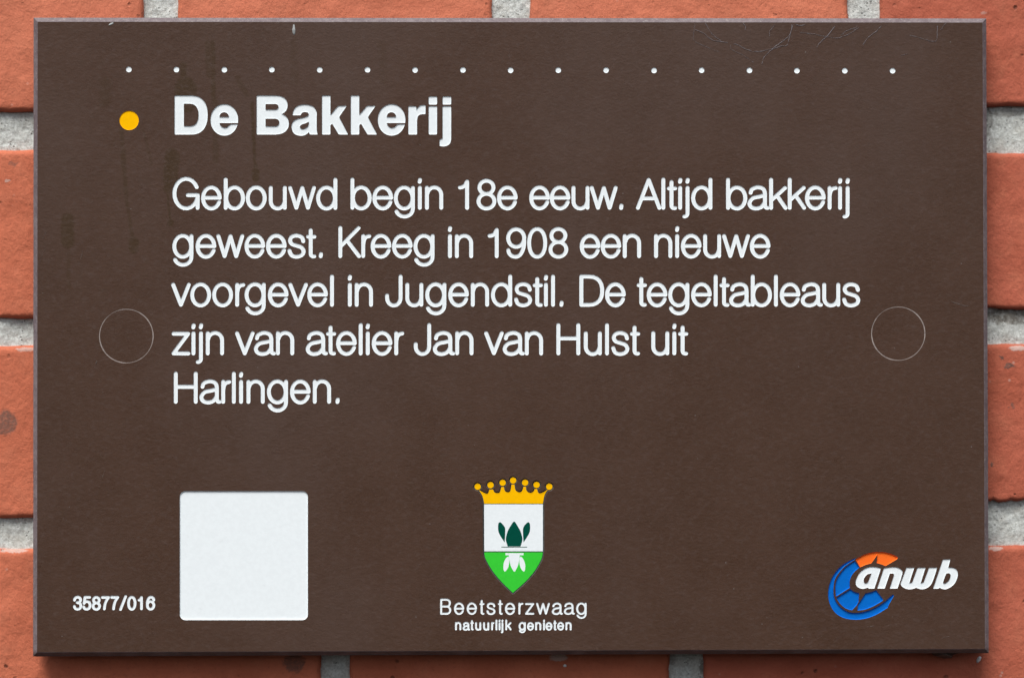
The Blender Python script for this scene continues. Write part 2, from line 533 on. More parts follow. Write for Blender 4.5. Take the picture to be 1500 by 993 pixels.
# light lettering: centre lines, baseline 0, cap height 47.4, pen radius 2.9
def GL():
    g = {}
    st = lambda x, t=44.5, b=3.0: [(x, b), (x, t)]
    dot = lambda x: [(x+.35, 44.2), (x-.25, 41.0)]
    g['G'] = (39.8, .2, 1.4, [arc(20, 24, 17.3, 21.7, 26, 344), [(22.4, 21.8), (36.9, 21.8)], [(36.9, 21.8), (36.7, 3)]])
    g['e'] = (30.4, .6, .6, [arc(15.2, 17.6, 12.3, 15.5, 0, 337), [(3, 18), (27.4, 18)]])
    g['b'] = (31.2, 2.4, .6, [st(2.9), arc(15.9, 17.6, 12.4, 15.5, 0, 360)])
    g['d'] = (31.2, .6, 2.4, [st(28.3), arc(15.3, 17.6, 12.4, 15.5, 0, 360)])
    g['o'] = (30.8, .6, .6, [arc(15.4, 17.6, 12.5, 15.5, 0, 360)])
    g['g'] = (31, .6, 2.4, [[(28.1, 32.6), (28.1, 3)]+arc(15.7, 2, 12.4, 11.6, 0, -160)[1:], arc(15.3, 17.6, 12.4, 15.5, 0, 360)])
    g['u'] = (26.4, 2.4, 2.4, [[(2.9, 32.6)]+arc(12.9, 12.6, 10.0, 10.5, 180, 350), st(23.5, 32.6)])
    g['n'] = (26.8, 2.4, 2.4, [st(2.9, 32.6), arc(13.7, 22.4, 10.2, 10.7, 172, 0)+[(23.9, 3)]])
    g['w'] = (40.9, -.4, -.4, [[(2.9, 32.6), (12.1, 3.2), (20.7, 32.4), (29.1, 3.2), (38, 32.6)]])
    g['v'] = (28.8, -1, -1.6, [[(2.9, 32.6), (14.3, 3.2), (25.9, 32.6)]])
    g['i'] = (5.9, 2.4, 2.4, [st(2.9, 32.6), dot(2.9)])
    g['j'] = (10.8, -2, 2.4, [[(7.9, 32.6), (7.9, -5)]+arc(3.6, -5, 4.3, 4.6, 0, -95)[1:], dot(7.9)])
    g['l'] = (5.9, 2.4, 2.4, [st(2.9)])
    g['t'] = (14.8, .4, -.4, [[(6.7, 41), (6.7, 6.4)]+arc(10.3, 6.4, 3.6, 3.6, 180, 270, 3)[1:]+[(11.9, 2.9)], [(2.9, 31.6), (12.1, 31.6)]])
    g['k'] = (27, 2.4, -2, [st(2.9), [(23.5, 32.4), (3.6, 14.6)], [(11.4, 21.4), (24.1, 3)]])
    g['r'] = (14.5, 2.4, -1.4, [st(2.9, 32.6), spline([(2.9, 20), (4.2, 27), (7.4, 30.9), (11.8, 32.2)])])
    g['a'] = (30.9, 0, -1.4, [spline([(4.5, 25), (6.6, 30.2), (15, 33.1), (22.6, 31), (25.3, 25.5), (25.5, 15), (25.6, 7), (27, 3.5), (29.6, 3)]),
                              spline([(25.4, 21.3), (17.6, 19.5), (8, 17.2), (2.9, 10.6), (5.2, 4.4), (12.4, 2.1), (20.4, 4.4), (25.3, 11)])])
    g['s'] = (26.6, .5, .6, [spline([(23.2, 24.8), (20.8, 30.7), (13.2, 33.1), (6.2, 31), (3.8, 26), (6.4, 20.9), (13, 18.4), (20.4, 15.7), (23.7, 9.9), (20.7, 4.4), (13, 2.1), (5.8, 4.5), (2.9, 11)])])
    g['z'] = (27.5, .2, 0, [[(3.2, 31.9), (24.4, 31.9)], [(24.4, 31.9), (3.1, 3.2)], [(3.1, 3.2), (24.8, 3)]])
    g['h'] = (26.8, 2.4, 2.4, [st(2.9), arc(13.7, 22.4, 10.2, 10.7, 172, 0)+[(23.9, 3)]])
    g['K'] = (33.4, 2.6, -2, [st(2.9), [(29.8, 44.2), (3.4, 17.4)], [(12.4, 26.4), (30.4, 3)]])
    g['A'] = (37.3, .4, -2, [[(2.9, 3), (18.8, 44.2), (34.4, 3)], [(8.4, 17), (29, 17)]])
    g['H'] = (35, 2.6, 2.6, [st(2.9), st(32.1), [(2.9, 25), (32.1, 25)]])
    g['D'] = (36.4, 2.6, 1.4, [st(2.9, 44.4), [(2.9, 44.4), (14, 44.4)]+arc(14, 23.7, 19.5, 20.7, 90, -90, None, 2.35)+[(2.9, 3)]])
    g['J'] = (25.6, .6, 1.8, [[(22.7, 44.5), (22.7, 13.5)]+arc(12.8, 13, 9.9, 10.9, 0, -180)+[(2.9, 16.6)]])
    g['B'] = (32.8, 2.4, 1.4, [st(2.9, 44.4), [(2.9, 44.4), (19, 44.4)]+arc(19.5, 34.4, 9.2, 10, 90, -90)+[(2.9, 24.4)],
                               [(19.5, 24.4)]+arc(19.5, 13.7, 10.3, 10.7, 90, -90)+[(2.9, 3)]])
    g['1'] = (16.5, 4, 10.2, [st(13.5, 41.6), [(3, 32.9), (6.5, 33.3), (10.4, 35.6), (13.3, 41.4)]])
    g['8'] = (29.3, .9, .9, [arc(14.7, 12.9, 11.7, 10.8, 0, 360), arc(14.7, 33.2, 10.3, 9.6, 0, 360)])
    g['0'] = (29.4, .9, .9, [arc(14.7, 22.4, 11.8, 20.3, 0, 360, 26, 2.15)])
    g['9'] = (29.4, .9, .9, [arc(14.7, 29.6, 11.8, 12.9, 0, 360), arc(14.4, 24.5, 12.1, 22.4, 5, -90)+arc(13.6, 12, 10.4, 9.9, -95, -180)[1:]])
    g['6'] = (29.4, .9, .9, [arc(14.7, 15.2, 11.8, 12.9, 0, 360), arc(15, 20.3, 12.1, 22.4, 185, 90)+arc(15.8, 32.8, 10.4, 9.9, 85, 0)[1:]])
    g['3'] = (29, .9, .9, [spline([(3.4, 32.6), (6.5, 40), (14.4, 42.7), (22.6, 40), (25.2, 33.4), (21.8, 26.6), (13.4, 24.2)]),
                           spline([(13.4, 24.2), (22.8, 21.8), (26.1, 13.4), (22.8, 5), (14.3, 2.1), (6, 4.8), (2.9, 12)])])
    g['5'] = (29, .9, .9, [[(24.6, 42.2), (7.6, 42.2)], [(7.6, 42.2), (4.6, 22)], spline([(4.6, 22), (9, 26.4), (15, 27.9), (23, 24.6), (26.1, 15.2), (22.8, 5.6), (14.3, 2.1), (6, 4.6), (2.9, 10.6)])])
    g['7'] = (28.4, .9, .9, [[(2.9, 42.2), (25.5, 42.2)], spline([(25.5, 42.2), (18, 32), (12.6, 19), (10, 3)])])
    g['/'] = (25, .6, .6, [[(2.9, 1), (22, 45)]])
    g['.'] = (6.2, 4, 2.4, [[(2.9, 2.9), (3.3, 6.4)]])
    return g
GLYPH = GL()

REG = []      # regions in priority order: dict(name, polys(mm), neg(mm), mat, depth, inset, label, parent)

def capsule(a, b, r, n=5):
    dx, dy = b[0]-a[0], b[1]-a[1]
    t = math.atan2(dy, dx)
    P = []
    for k in range(n+1):
        w = t-math.pi/2+math.pi*k/n
        P.append((b[0]+r*math.cos(w), b[1]+r*math.sin(w)))
    for k in range(n+1):
        w = t+math.pi/2+math.pi*k/n
        P.append((a[0]+r*math.cos(w), a[1]+r*math.sin(w)))
    return P

def ribbon(path, r, seg=0.01):
    """one polygon per straight piece, round ended"""
    Q = [path[0]]
    for p in path[1:]:
        if math.hypot(p[0]-Q[-1][0], p[1]-Q[-1][1]) > seg:
            Q.append(p)
    return [capsule(a, b, r) for a, b in zip(Q, Q[1:])]

def region(name, polys, mat, depth, inset=0.0, neg=(), label=None, parent=None, key=None):
    d = dict(name=name, polys=[[mm(*p) for p in q] for q in polys], neg=[[mm(*p) for p in q] for q in neg],
             mat=mat, depth=depth, inset=inset, label=label, parent=parent, key=key)
    REG.append(d)
    return d

def kindof(ch):
    return {'.': 'full_stop', '/': 'slash'}.get(ch, 'digit' if ch.isdigit() else 'letter')

def word(txt, x0, x1, base, r=2.9, s=1.0, label=None):
    """milled word whose ink runs exactly from x0 to x1"""
    gs = [GLYPH[c] for c in txt]
    nat = sum(g[0] for g in gs)*s
    gaps = [(gs[i][2]+gs[i+1][1])*s for i in range(len(gs)-1)]
    slack = (x1-x0)-nat-sum(gaps)
    add = slack/max(1, len(gaps))
    x = x0
    for i, (c, g) in enumerate(zip(txt, gs)):
        W = g[0]*s; H = 47.4*s
        kx = (W-2*r)/(g[0]-5.8) if g[0] > 6.5 else s
        ky = (H-2*r)/(47.4-5.8)
        pl = []
        jx, jy = random.uniform(-.12, .12), random.uniform(-.12, .12)
        for st in g[3]:
            path = [(x+r+(px_-2.9)*kx+jx, base-(r+(py_-2.9)*ky)+jy) for px_, py_ in st]
            rr = r*random.uniform(.985, 1.02)
            pl += ribbon(path, rr)
        region(kindof(c), pl, M_white, 0.15 if s > .9 else 0.13, 0.04 if s > .9 else 0.03, label=label)
        x += W+(gaps[i]+add if i < len(gaps) else 0)

# --- body text
L = [307.5, 378.1, 449.2, 520.3, 591.2]
for t, a, b, k in [('Gebouwd', 252.6, 494, 0), ('begin', 513.2, 649.2, 0), ('18e', 670.6, 758.4, 0), ('eeuw.', 775, 913, 0),
                   ('Altijd', 931.4, 1043.6, 0), ('bakkerij', 1063.4, 1244.4, 0),
                   ('geweest.', 252.4, 473, 1), ('Kreeg', 495.6, 636.4, 1), ('in', 656, 693, 1), ('1908', 714, 832.4, 1),
                   ('een', 849, 939, 1), ('nieuwe', 958, 1128.6, 1),
                   ('voorgevel', 250.6, 489.3, 2), ('in', 509.4, 546.4, 2), ('Jugendstil.', 564, 825.4, 2), ('De', 848.6, 916.6, 2),
                   ('tegeltableaus', 932.6, 1260, 2),
                   ('zijn', 251.1, 328.2, 3), ('van', 344.1, 431, 3), ('atelier', 447.8, 592, 3), ('Jan', 606, 693.4, 3),
                   ('van', 709, 795.4, 3), ('Hulst', 815, 937.6, 3), ('uit', 954, 1008, 3),
                   ('Harlingen.', 254.4, 497.5, 4)]:
    word(t, a, b, L[k])
word('35877/016', 106.8, 227.3, 893.2, 2.05, .467, 'small bold white character of the serial number')
word('Beetsterzwaag', 644.7, 859.2, 899.5, 1.5, .498, 'small light white character under the crest')
word('natuurlijk', 666.5, 749.2, 922.6, 1.45, .345, 'tiny white character under the crest')
word('genieten', 759.4, 837.3, 922.6, 1.45, .345, 'tiny white character under the crest')

# --- bold title (x absolute, y up from the baseline at 197.3)
def bold(outer, neg=(), dx=0.0, r=1.7):
    f = lambda P: [(p[0]+dx, 197.3-p[1]) for p in P]
    region('letter', [f(rnd(o, r)) for o in outer], M_white, 0.22, 0.07, neg=[f(rnd(n, .8)) for n in neg], label='bold white title letter')
bold([[(255.8, 0), (255.8, 57)]+arc(280.5, 28.5, 23.7, 28.5, 90, -90, 16, 2.3)],
     [[(269.3, 12.2), (269.3, 45.2)]+arc(278, 28.7, 12.9, 16.5, 90, -90, 12, 2.3)])
def bold_e(dx):
    bold([arc(328.6, 21.4, 20.2, 23, 0, 360, 36, 2.05)[:-1]],
         [[(321.3, 25.6)]+arc(328.3, 25.6, 7, 7.1, 180, 0, 10)[1:],
          [(321.3, 16.9), (352, 16.9), (352, 15.1), (338.4, 15.1), (336, 13.4), (333, 10.6), (328.8, 9.5), (324.8, 11), (322.4, 13.8)]], dx)
bold_e(0)
bold([[(376, 27), (376, 57)]+arc(404, 42.8, 17.3, 14.2, 90, -90, 12, 2.2)+[(404, 27)],
      [(376, 0), (376, 31.8)]+arc(403, 15.9, 20.2, 15.9, 90, -90, 12, 2.2)],
     [[(388.9, 36.4), (388.9, 44.7)]+arc(403.6, 40.55, 4.4, 4.15, 90, -90, 6),
      [(388.9, 11.9), (388.9, 23.2)]+arc(403.5, 17.55, 5.7, 5.65, 90, -90, 8)])
bold([cpoly([(428.6, 28.2, 1), (430.2, 35.5), (435.5, 41.5), (446.5, 43.8), (458, 41.2), (463.6, 33.5), (463.9, 26), (463.9, 8), (465.2, 0, 1), (453.5, 0, 1),
             (452.4, 3.6, 1), (447, -.6), (439.5, -1.8), (430.5, 1.6), (427, 10.8), (429.2, 18.6), (436, 22.8), (446, 25), (451, 27.2), (452.2, 30), (450.4, 32.3), (446.2, 33), (442.3, 31.6), (440.2, 28.2, 1)])],
     [cpoly([(452.3, 18.6), (448, 16.7), (442.3, 14.9), (439.3, 11.9), (440.2, 9), (443.8, 8), (448.5, 9.6), (451.8, 13.4)])])
for dx in (0, 42.2):
    bold([[(471.7, 0), (471.7, 57), (484, 57), (484, 28.6), (495.5, 41.9), (508, 41.9), (496.6, 25.6), (510, 0), (496.2, 0), (486.4, 16.2), (484, 13.4), (484, 0)]], dx=dx)
bold_e(245)
bold([cpoly([(598.1, 0, 1), (598.1, 41.5, 1), (609.7, 41.5, 1), (609.9, 36.4, 1), (613.8, 41), (618.4, 43), (623.4, 42.7, 1), (623.2, 30, 1), (616, 29.4), (612, 26.4), (610.9, 20, 1), (610.9, 0, 1)])])
bold([[(627.9, 0), (627.9, 41.5), (640.2, 41.5), (640.2, 0)], [(627.9, 43.8), (627.9, 55.6), (640.2, 55.6), (640.2, 43.8)]], r=1.9)
bold([cpoly([(648.3, 41.5, 1), (660.9, 41.5, 1), (660.9, -6, 1), (659.3, -12.8), (654.6, -16.4), (649, -17.4), (643.9, -16.8, 1), (643.9, -7.2, 1), (648.3, -6, 1)]),
      [(648.3, 43.8), (648.3, 55.6), (660.9, 55.6), (660.9, 43.8)]], r=1.9)

# --- row of small drilled dots, the yellow bullet, the blank white tile
for k in range(17):
    x = 188.6+69.93*k; y = 102.3+1.5*k/16
    region('dot', [arc(x+random.uniform(-.3, .3), y+random.uniform(-.3, .3), 4.1, 4.1, 0, 360, 14)[:-1]], M_white, 0.18, 0.07)
region('bullet', [arc(189.1, 176.6, 14.2, 14.2, 0, 360, 32)[:-1]], M_yellow, 0.2, 0.06, label='round yellow bullet before the title')
def rrect(x0, y0, x1, y1, r):
    return arc(x1-r, y1-r, r, r, 0, 90, 6)+arc(x0+r, y1-r, r, r, 90, 180, 6)+arc(x0+r, y0+r, r, r, 180, 270, 6)+arc(x1-r, y0+r, r, r, 270, 360, 6)
region('white_tile', [rrect(263.4, 719, 451, 907.6, 8)], M_white, 0.35, 0.1, label='blank white square with rounded corners')

# --- crest
CR = 'crest'
mir = lambda P, c: [(2*c-p[0],)+tuple(p[1:]) for p in P][::-1]
petC = cpoly([(753.1, 763.6), (757.5, 769), (762.5, 778), (765.3, 788), (764.6, 794), (762.4, 800.2, 1), (743.9, 800.2, 1), (741.7, 794), (741, 788), (743.6, 778), (748.6, 769)])
petL = cpoly([(729.8, 767.6), (732, 764.7), (734.8, 766), (739.4, 771.8), (740.2, 778.6), (739.3, 794.3, 1), (732.6, 784.1), (729.8, 777)])
petR = mir(petL, 753.1)
for P, w in ((petC, 'broad dark green middle leaf'), (petL, 'dark green outer leaf'), (petR, 'dark green outer leaf')):
    region('leaf', [P], M_dkgreen, 0.34, 0, label=w, parent=CR)
region('water_line', [[(734.4, 800.5), (772.2, 800.5), (772.2, 801.7), (734.4, 801.7)]], M_dkgreen, 0.34, 0, parent=CR)
region('reflected_flower', [[(740.4, 809.8), (766.9, 809.8), (766.9, 812.9), (740.4, 812.9)],
                            cpoly([(745.5, 812, 1), (761.4, 812, 1), (761, 818), (758.8, 828), (755.4, 835), (753.4, 836.9), (751.4, 835), (748, 828), (745.8, 818)]),
                            cpoly([(744.9, 815), (740.4, 818.4), (737.5, 826.5), (737.9, 835), (740.2, 836.5), (744.2, 831.4), (745.9, 823)]),
                            cpoly([(762, 815), (766.5, 818.4), (769.3, 826.5), (768.9, 835), (766.6, 836.5), (762.6, 831.4), (760.9, 823)])], M_white, 0.34, 0, parent=CR)
shL = [(708.9, 738.3), (709.2, 807.2)]
whiteF = [(709.1, 738.3), (795.3, 738.3), (795.3, 807.2), (709.4, 807.2)]
greenF = cpoly([(709.5, 808.7, 1), (794.9, 808.7, 1), (794.3, 814), (791.6, 821.5), (783.2, 835.8), (770.2, 851), (751.3, 867.9, 1), (734, 851), (721.5, 835.8), (712.9, 821.5), (710, 814)])
crownB = cpoly([(709.3, 737.3, 1), (706.8, 726.5), (701.4, 717.4, 1), (705.4, 719.6), (709.9, 721.9), (714.4, 722.6), (717, 716.8, 1), (722.6, 716.8, 1), (724, 720.6), (728.2, 721.8), (732.4, 720.6), (734.2, 713.2, 1), (738.3, 713.2, 1), (739.6, 718.9), (743.7, 720.7), (747.7, 718.7), (749.2, 709.4, 1),
                (753.7, 709.4, 1), (755.2, 717.9), (760.3, 720.7), (764.8, 718.8), (766.7, 712.7, 1), (770.3, 712.7, 1), (771.4, 718.4), (775.8, 721.6), (781, 720), (783.3, 716, 1), (786.9, 716, 1), (788.2, 721), (791.3, 722.4), (796.8, 720), (802.6, 716.8, 1), (797.8, 724.8), (795.2, 737.3, 1)])
balls = [(699.7, 712.5), (718.6, 710.2), (736.3, 706.8), (751.6, 703.4), (769.2, 706.6), (786, 709.9), (804.6, 712.5)]
region('shield_field', [whiteF], M_white, 0.34, 0, label='white upper half of the shield', parent=CR)
region('shield_field', [greenF], M_green, 0.34, 0, label='green lower half of the shield', parent=CR)
for bx, by in balls:
    region('crown_ball', [arc(bx, by, 4.7, 4.7, 0, 360, 16)[:-1]], M_yellow, 0.34, 0, parent=CR)
region('crown', [crownB], M_yellow, 0.34, 0, label='yellow crown with seven points', parent=CR)
outl = []
shell = [(708.9, 737)]+[(709.1, 807)]+greenF[2:][::-1]
def edges(P, r):
    return [capsule(a, b, r, 3) for a, b in zip(P, P[1:]+P[:1])]
back = [whiteF, [(709.1, 735), (795.3, 735), (795.3, 740), (709.1, 740)], [(709.2, 806), (795.1, 806), (795, 810), (709.4, 810)]]
back2 = list(back)+edges(whiteF, 1.25)+edges(greenF, 1.25)+edges(crownB, 1.15)+[arc(bx, by, 5.9, 5.9, 0, 360, 18)[:-1] for bx, by in balls]
region('outline', back2, M_groove, 0.48, 0, label='dark line round the shield and crown', parent=CR)
back += edges(whiteF, 2.0)+edges(greenF, 2.0)+edges(crownB, 1.8)+[arc(bx, by, 6.6, 6.6, 0, 360, 18)[:-1] for bx, by in balls]
region(CR, back, M_rim, 0.3, 0.1, label='crowned shield, white over green, with a grey outline', key=CR)

# --- motoring emblem
lb = dict(mat=M_blue, depth=0.45, inset=0.2)
lg = 'logo_arc'
P1 = cpoly([(1252.1, 820.6, 1), (1258.9, 830.7, 1), (1250.2, 838.6), (1245, 848.7), (1244.9, 860.4, 1), (1224.6, 873.2, 1), (1223.4, 862), (1224.9, 850), (1230.4, 839.8), (1239, 829.6)])
P2 = cpoly([(1245.6, 862.2, 1), (1251.4, 866.3), (1258.5, 868.2, 1), (1257.7, 880.8, 1), (1254.8, 886.3, 1), (1248.1, 893.3, 1), (1238.6, 890.4), (1229.9, 882.9), (1225, 875, 1)])
P3 = cpoly([(1267.6, 868.5, 1), (1276.8, 866.4), (1283.2, 863.7, 1), (1293.6, 877.1, 1), (1293.1, 879.4, 1), (1280.3, 886.9), (1267.6, 892.1), (1255.9, 893.7, 1), (1256.5, 884.9, 1), (1259.8, 880.4, 1)])
P4 = cpoly([(1253.7, 816.8, 1), (1243.2, 821.4), (1232.2, 828.6), (1221.2, 841.1), (1215.2, 854.5), (1212.9, 869.5), (1215.2, 883.4), (1222.6, 896), (1234, 903.7), (1249, 906.9), (1265.3, 906), (1282.6, 900.3), (1300.4, 889.6, 1),
            (1301.2, 886.6, 1), (1309.9, 871.4, 1), (1307.5, 870.3, 1), (1297.2, 879.8, 1), (1286.1, 887.2), (1272.2, 893.6), (1257.1, 896.9), (1243.2, 895.9), (1230.5, 888), (1222.8, 876.5), (1220.9, 864.9), (1222.4, 849.8), (1228, 839.4), (1238.2, 828.4), (1251.5, 819.6, 1)])
for P, w in ((P1, 'blue upper left arc segment'), (P2, 'blue lower left arc segment'), (P3, 'blue lower right arc segment'), (P4, 'blue outer swoosh of the emblem')):
    region(lg, [rnd(P, .6, 2)], lb['mat'], lb['depth'], lb['inset'], label=w)
PO = cpoly([(1253.4, 819.1, 1), (1265.3, 812.2), (1279.2, 808.5), (1293.1, 808.2), (1305.8, 811.2), (1315.3, 815.8, 1), (1314.5, 818.3, 1), (1297.3, 828.4, 1), (1290.2, 825.7), (1284.3, 824.2, 1), (1285, 812.4, 1), (1276.3, 824.6, 1), (1267.6, 826.9), (1260, 830.4, 1)])
region(lg, [rnd(PO, .6, 2)], M_orange, 0.45, 0.2, label='orange top arc segment')
LA = [cpoly([(1290.4, 831.9, 1), (1280.3, 829.9), (1269.9, 831), (1259.5, 838.2), (1253.7, 849.8), (1254.8, 857.7), (1261.8, 861.7), (1268.2, 860.9), (1271.6, 860, 1), (1272.4, 861.5, 1), (1280.9, 861.5, 1)])]
region('logo_letter', [rnd(LA[0], 1, 2)], M_white, .2, .06, neg=[cpoly([(1276.6, 839.3, 1), (1270.6, 840.6), (1265.8, 846.3), (1265.3, 851.6), (1267.8, 854), (1271.4, 852.2, 1)])], label='bold slanted white letter a')
region('logo_letter', [rnd(cpoly([(1294.8, 831.7, 1), (1305.8, 830.3), (1313.9, 830.7), (1320.7, 834.6), (1321.6, 840.6), (1314.7, 861.4, 1), (1303.3, 861.4, 1), (1309.9, 840.8, 1), (1308.4, 839.4, 1), (1303.5, 839.4, 1), (1296, 861.4, 1), (1285, 861.4, 1)]), 1, 2)], M_white, .2, .06, label='bold slanted white letter n')
region('logo_letter', [rnd(cpoly([(1327.8, 831, 1), (1339.3, 831, 1), (1331.8, 853.8, 1), (1336.2, 852.3, 1), (1344.1, 831, 1), (1355.7, 831, 1), (1348.6, 853.8, 1), (1353, 852.3, 1), (1360.8, 831, 1), (1372.5, 831, 1), (1371.4, 835.4), (1365.6, 852.3), (1359.6, 859.6), (1351.5, 862.5), (1345.6, 861.6), (1341.9, 860, 1),
        (1337, 862), (1330.6, 862.5), (1323.4, 860), (1319.4, 855.4), (1320.8, 849.6)]), .9, 2)], M_white, .2, .06, label='bold slanted white letter w')
region('logo_letter', [rnd(cpoly([(1381.3, 818.9, 1), (1392.2, 818.9, 1), (1389, 830.8, 1), (1395.8, 831), (1401.5, 834.6), (1403.1, 841.9), (1399.9, 851.5), (1393.4, 858.8), (1385, 862.5), (1379.4, 861.6), (1376.5, 860, 1), (1374.9, 861.6, 1), (1366.8, 861.6, 1)]), 1, 2)], M_white, .2, .06,
       neg=[cpoly([(1386, 839.4, 1), (1390.2, 839), (1392.5, 841.9), (1390.8, 848.3), (1386.8, 852.6), (1383, 854.2), (1381.6, 851.6)])], label='bold slanted white letter b')

# --- round caps over the two fixing screws
CAPS = [(185, 492.2, 39.3), (1315.8, 488.6, 39.1)]
for cx, cy, r in CAPS:
    n = 64
    o_, i_ = [], []
    for k in range(n):
        a = 2*math.pi*k/n
        w = 0.62+0.20*math.sin(a*2+cx)+0.10*math.sin(a*7+1)
        o_.append((cx+(r+w)*math.cos(a), cy+(r+w)*math.sin(a)))
        i_.append((cx+(r-w)*math.cos(a), cy+(r-w)*math.sin(a)))
    region('cover_cap', [i_], M_panel, 0.03, 0, label='round brown cap over a fixing screw')
    region('cap_joint', [o_], M_ring, 0.035, 0)

# ------------------------------------------------------------------ triangulate the face of the sign
def bbox(P):
    a = np.array([p for q in P for p in q]); return a.min(0), a.max(0)
def inpoly(pts, poly):
    x, y = pts[:, 0], pts[:, 1]
    P = np.array(poly); Q = np.roll(P, -1, 0)
    ins = np.zeros(len(pts), bool)
    for (x1, y1), (x2, y2) in zip(P, Q):
        c = (y1 > y) != (y2 > y)
        if c.any():
            ins ^= c & (x < (x2-x1)*(y-y1)/((y2-y1) if y2 != y1 else 1e-12)+x1)
    return ins
def in_region(pts, polys, neg):
    m = np.zeros(len(pts), bool)
    for q in polys:
        b0 = np.min(q, 0); b1 = np.max(q, 0)
        k = np.where((pts[:, 0] > b0[0]) & (pts[:, 0] < b1[0]) & (pts[:, 1] > b0[1]) & (pts[:, 1] < b1[1]) & ~m)[0]
        if len(k):
            m[k] = inpoly(pts[k], q)
    for q in neg:
        m &= ~inpoly(pts, q)
    return m
def cdt(polys, extra_edges=None):
    V, E = [], []
    for q in polys:
        o = len(V); V += [Vector(p) for p in q]
        E += [(o+i, o+(i+1) % len(q)) for i in range(len(q))]
    if extra_edges:
        for a, b in extra_edges:
            o = len(V); V += [Vector(a), Vector(b)]; E.append((o, o+1))
    v, e, f, *_ = delaunay_2d_cdt(V, E, [], 0, 1e-5)
    v = np.array([tuple(p) for p in v]); f = np.array([tuple(t) for t in f if len(t) == 3])
    return v, f
def bedges(f, own):
    """directed edges of owned triangles whose neighbour is not owned"""
    cnt = {}
    for t in f[own]:
        for a, b in ((t[0], t[1]), (t[1], t[2]), (t[2], t[0])):
            cnt[(a, b)] = 1
    return [(a, b) for (a, b) in cnt if (b, a) not in cnt]

for g in REG:
    v, f = cdt(g['polys']+g['neg'])
    c = v[f].mean(1)
    m = in_region(c, g['polys'], g['neg'])
    g['edges'] = [(tuple(v[a]), tuple(v[b])) for a, b in bedges(f, m)]
    ev = np.array([p for e in g['edges'] for p in e])
    g['bb'] = (ev.min(0), ev.max(0))

HX, HZ = 148.5, 98.45
segs = [e for g in REG for e in g['edges']]
v, f = cdt([[(-HX, -HZ), (HX, -HZ), (HX, HZ), (-HX, HZ)]], segs)
# orientation: counter-clockwise in (x,z) seen from the front
tri = v[f]
ar = (tri[:, 1, 0]-tri[:, 0, 0])*(tri[:, 2, 1]-tri[:, 0, 1])-(tri[:, 1, 1]-tri[:, 0, 1])*(tri[:, 2, 0]-tri[:, 0, 0])
f = f[np.abs(ar) > 1e-9]; ar = ar[np.abs(ar) > 1e-9]
f[ar < 0] = f[ar < 0][:, ::-1]
cen = v[f].mean(1)
owner = np.full(len(f), -1)
for gi, g in enumerate(REG):
    k = np.where((owner < 0) & (cen[:, 0] > g['bb'][0][0]) & (cen[:, 0] < g['bb'][1][0]) & (cen[:, 1] > g['bb'][0][1]) & (cen[:, 1] < g['bb'][1][1]))[0]
    if not len(k):
        continue
    pts = cen[k]; ins = np.zeros(len(k), bool)
    for (x1, y1), (x2, y2) in g['edges']:
        y = pts[:, 1]
        cc = (y1 > y) != (y2 > y)
        if cc.any():
            ins ^= cc & (pts[:, 0] < (x2-x1)*(y-y1)/((y2-y1) if y2 != y1 else 1e-12)+x1)
    owner[k[ins]] = gi
print('face triangles', len(f), 'regions', len(REG))

eown = {}
for ti, t in enumerate(f):
    o_ = owner[ti]
    for a, b in ((t[0], t[1]), (t[1], t[2]), (t[2], t[0])):
        eown[(a, b)] = o_

# ------------------------------------------------------------------ the sign
sign = empty('information_sign', (0, 0, 0))
tag(sign, 'dark brown rectangular information sign with white engraved Dutch text and two emblems', 'sign')

# panel: engraved face, chamfer, sides and back in one body
pf = f[owner < 0]
used = np.unique(pf); rm = {int(k): i for i, k in enumerate(used)}
PV = [(v[k][0], 0.0, v[k][1]) for k in used]
PF = [tuple(rm[int(k)] for k in t) for t in pf]
PM = [0]*len(PF)
def rim(hx, hz, y, n=60, wob=0.0, seed=1):
    pts = []
    for (ax, az), (bx, bz) in (((-hx, -hz), (hx, -hz)), ((hx, -hz), (hx, hz)), ((hx, hz), (-hx, hz)), ((-hx, hz), (-hx, -hz))):
        for k in range(n):
            t = k/n
            x = ax+(bx-ax)*t; z = az+(bz-az)*t
            w = wob*float(fbm(np.array([x/6.0]), np.array([z/6.0]), seed, 4, .6)[0]) if k else 0
            nx, nz = (0, 1) if az == bz else (1, 0)
            pts.append((x+nx*w, y, z+nz*w))
    return pts
rings = [rim(HX, HZ, 0.0), rim(HX+.12, HZ+.12, 0.05, wob=.05, seed=5), rim(150, 99.95, 1.5, wob=.06, seed=8), rim(150.05, 100, 1.8, wob=.03, seed=3), rim(150.05, 100, 8.0)]
nr_ = len(rings[0])
for k, rg in enumerate(rings):
    o_ = len(PV); PV += rg
    if k:
        for i in range(nr_):
            j = (i+1) % nr_
            PF.append((o_-nr_+i, o_-nr_+j, o_+j, o_+i)); PM.append(1)
# (first ring coincides with the face border)
o_ = len(PV)-nr_
PF.append(tuple(o_+i for i in range(nr_))[::-1][::-1]); PM.append(1)
panel = mesh_obj('panel', PV, PF, [M_panel, M_edge], sign, PM)
tag(panel, 'matt dark brown face with bevelled grey edges')

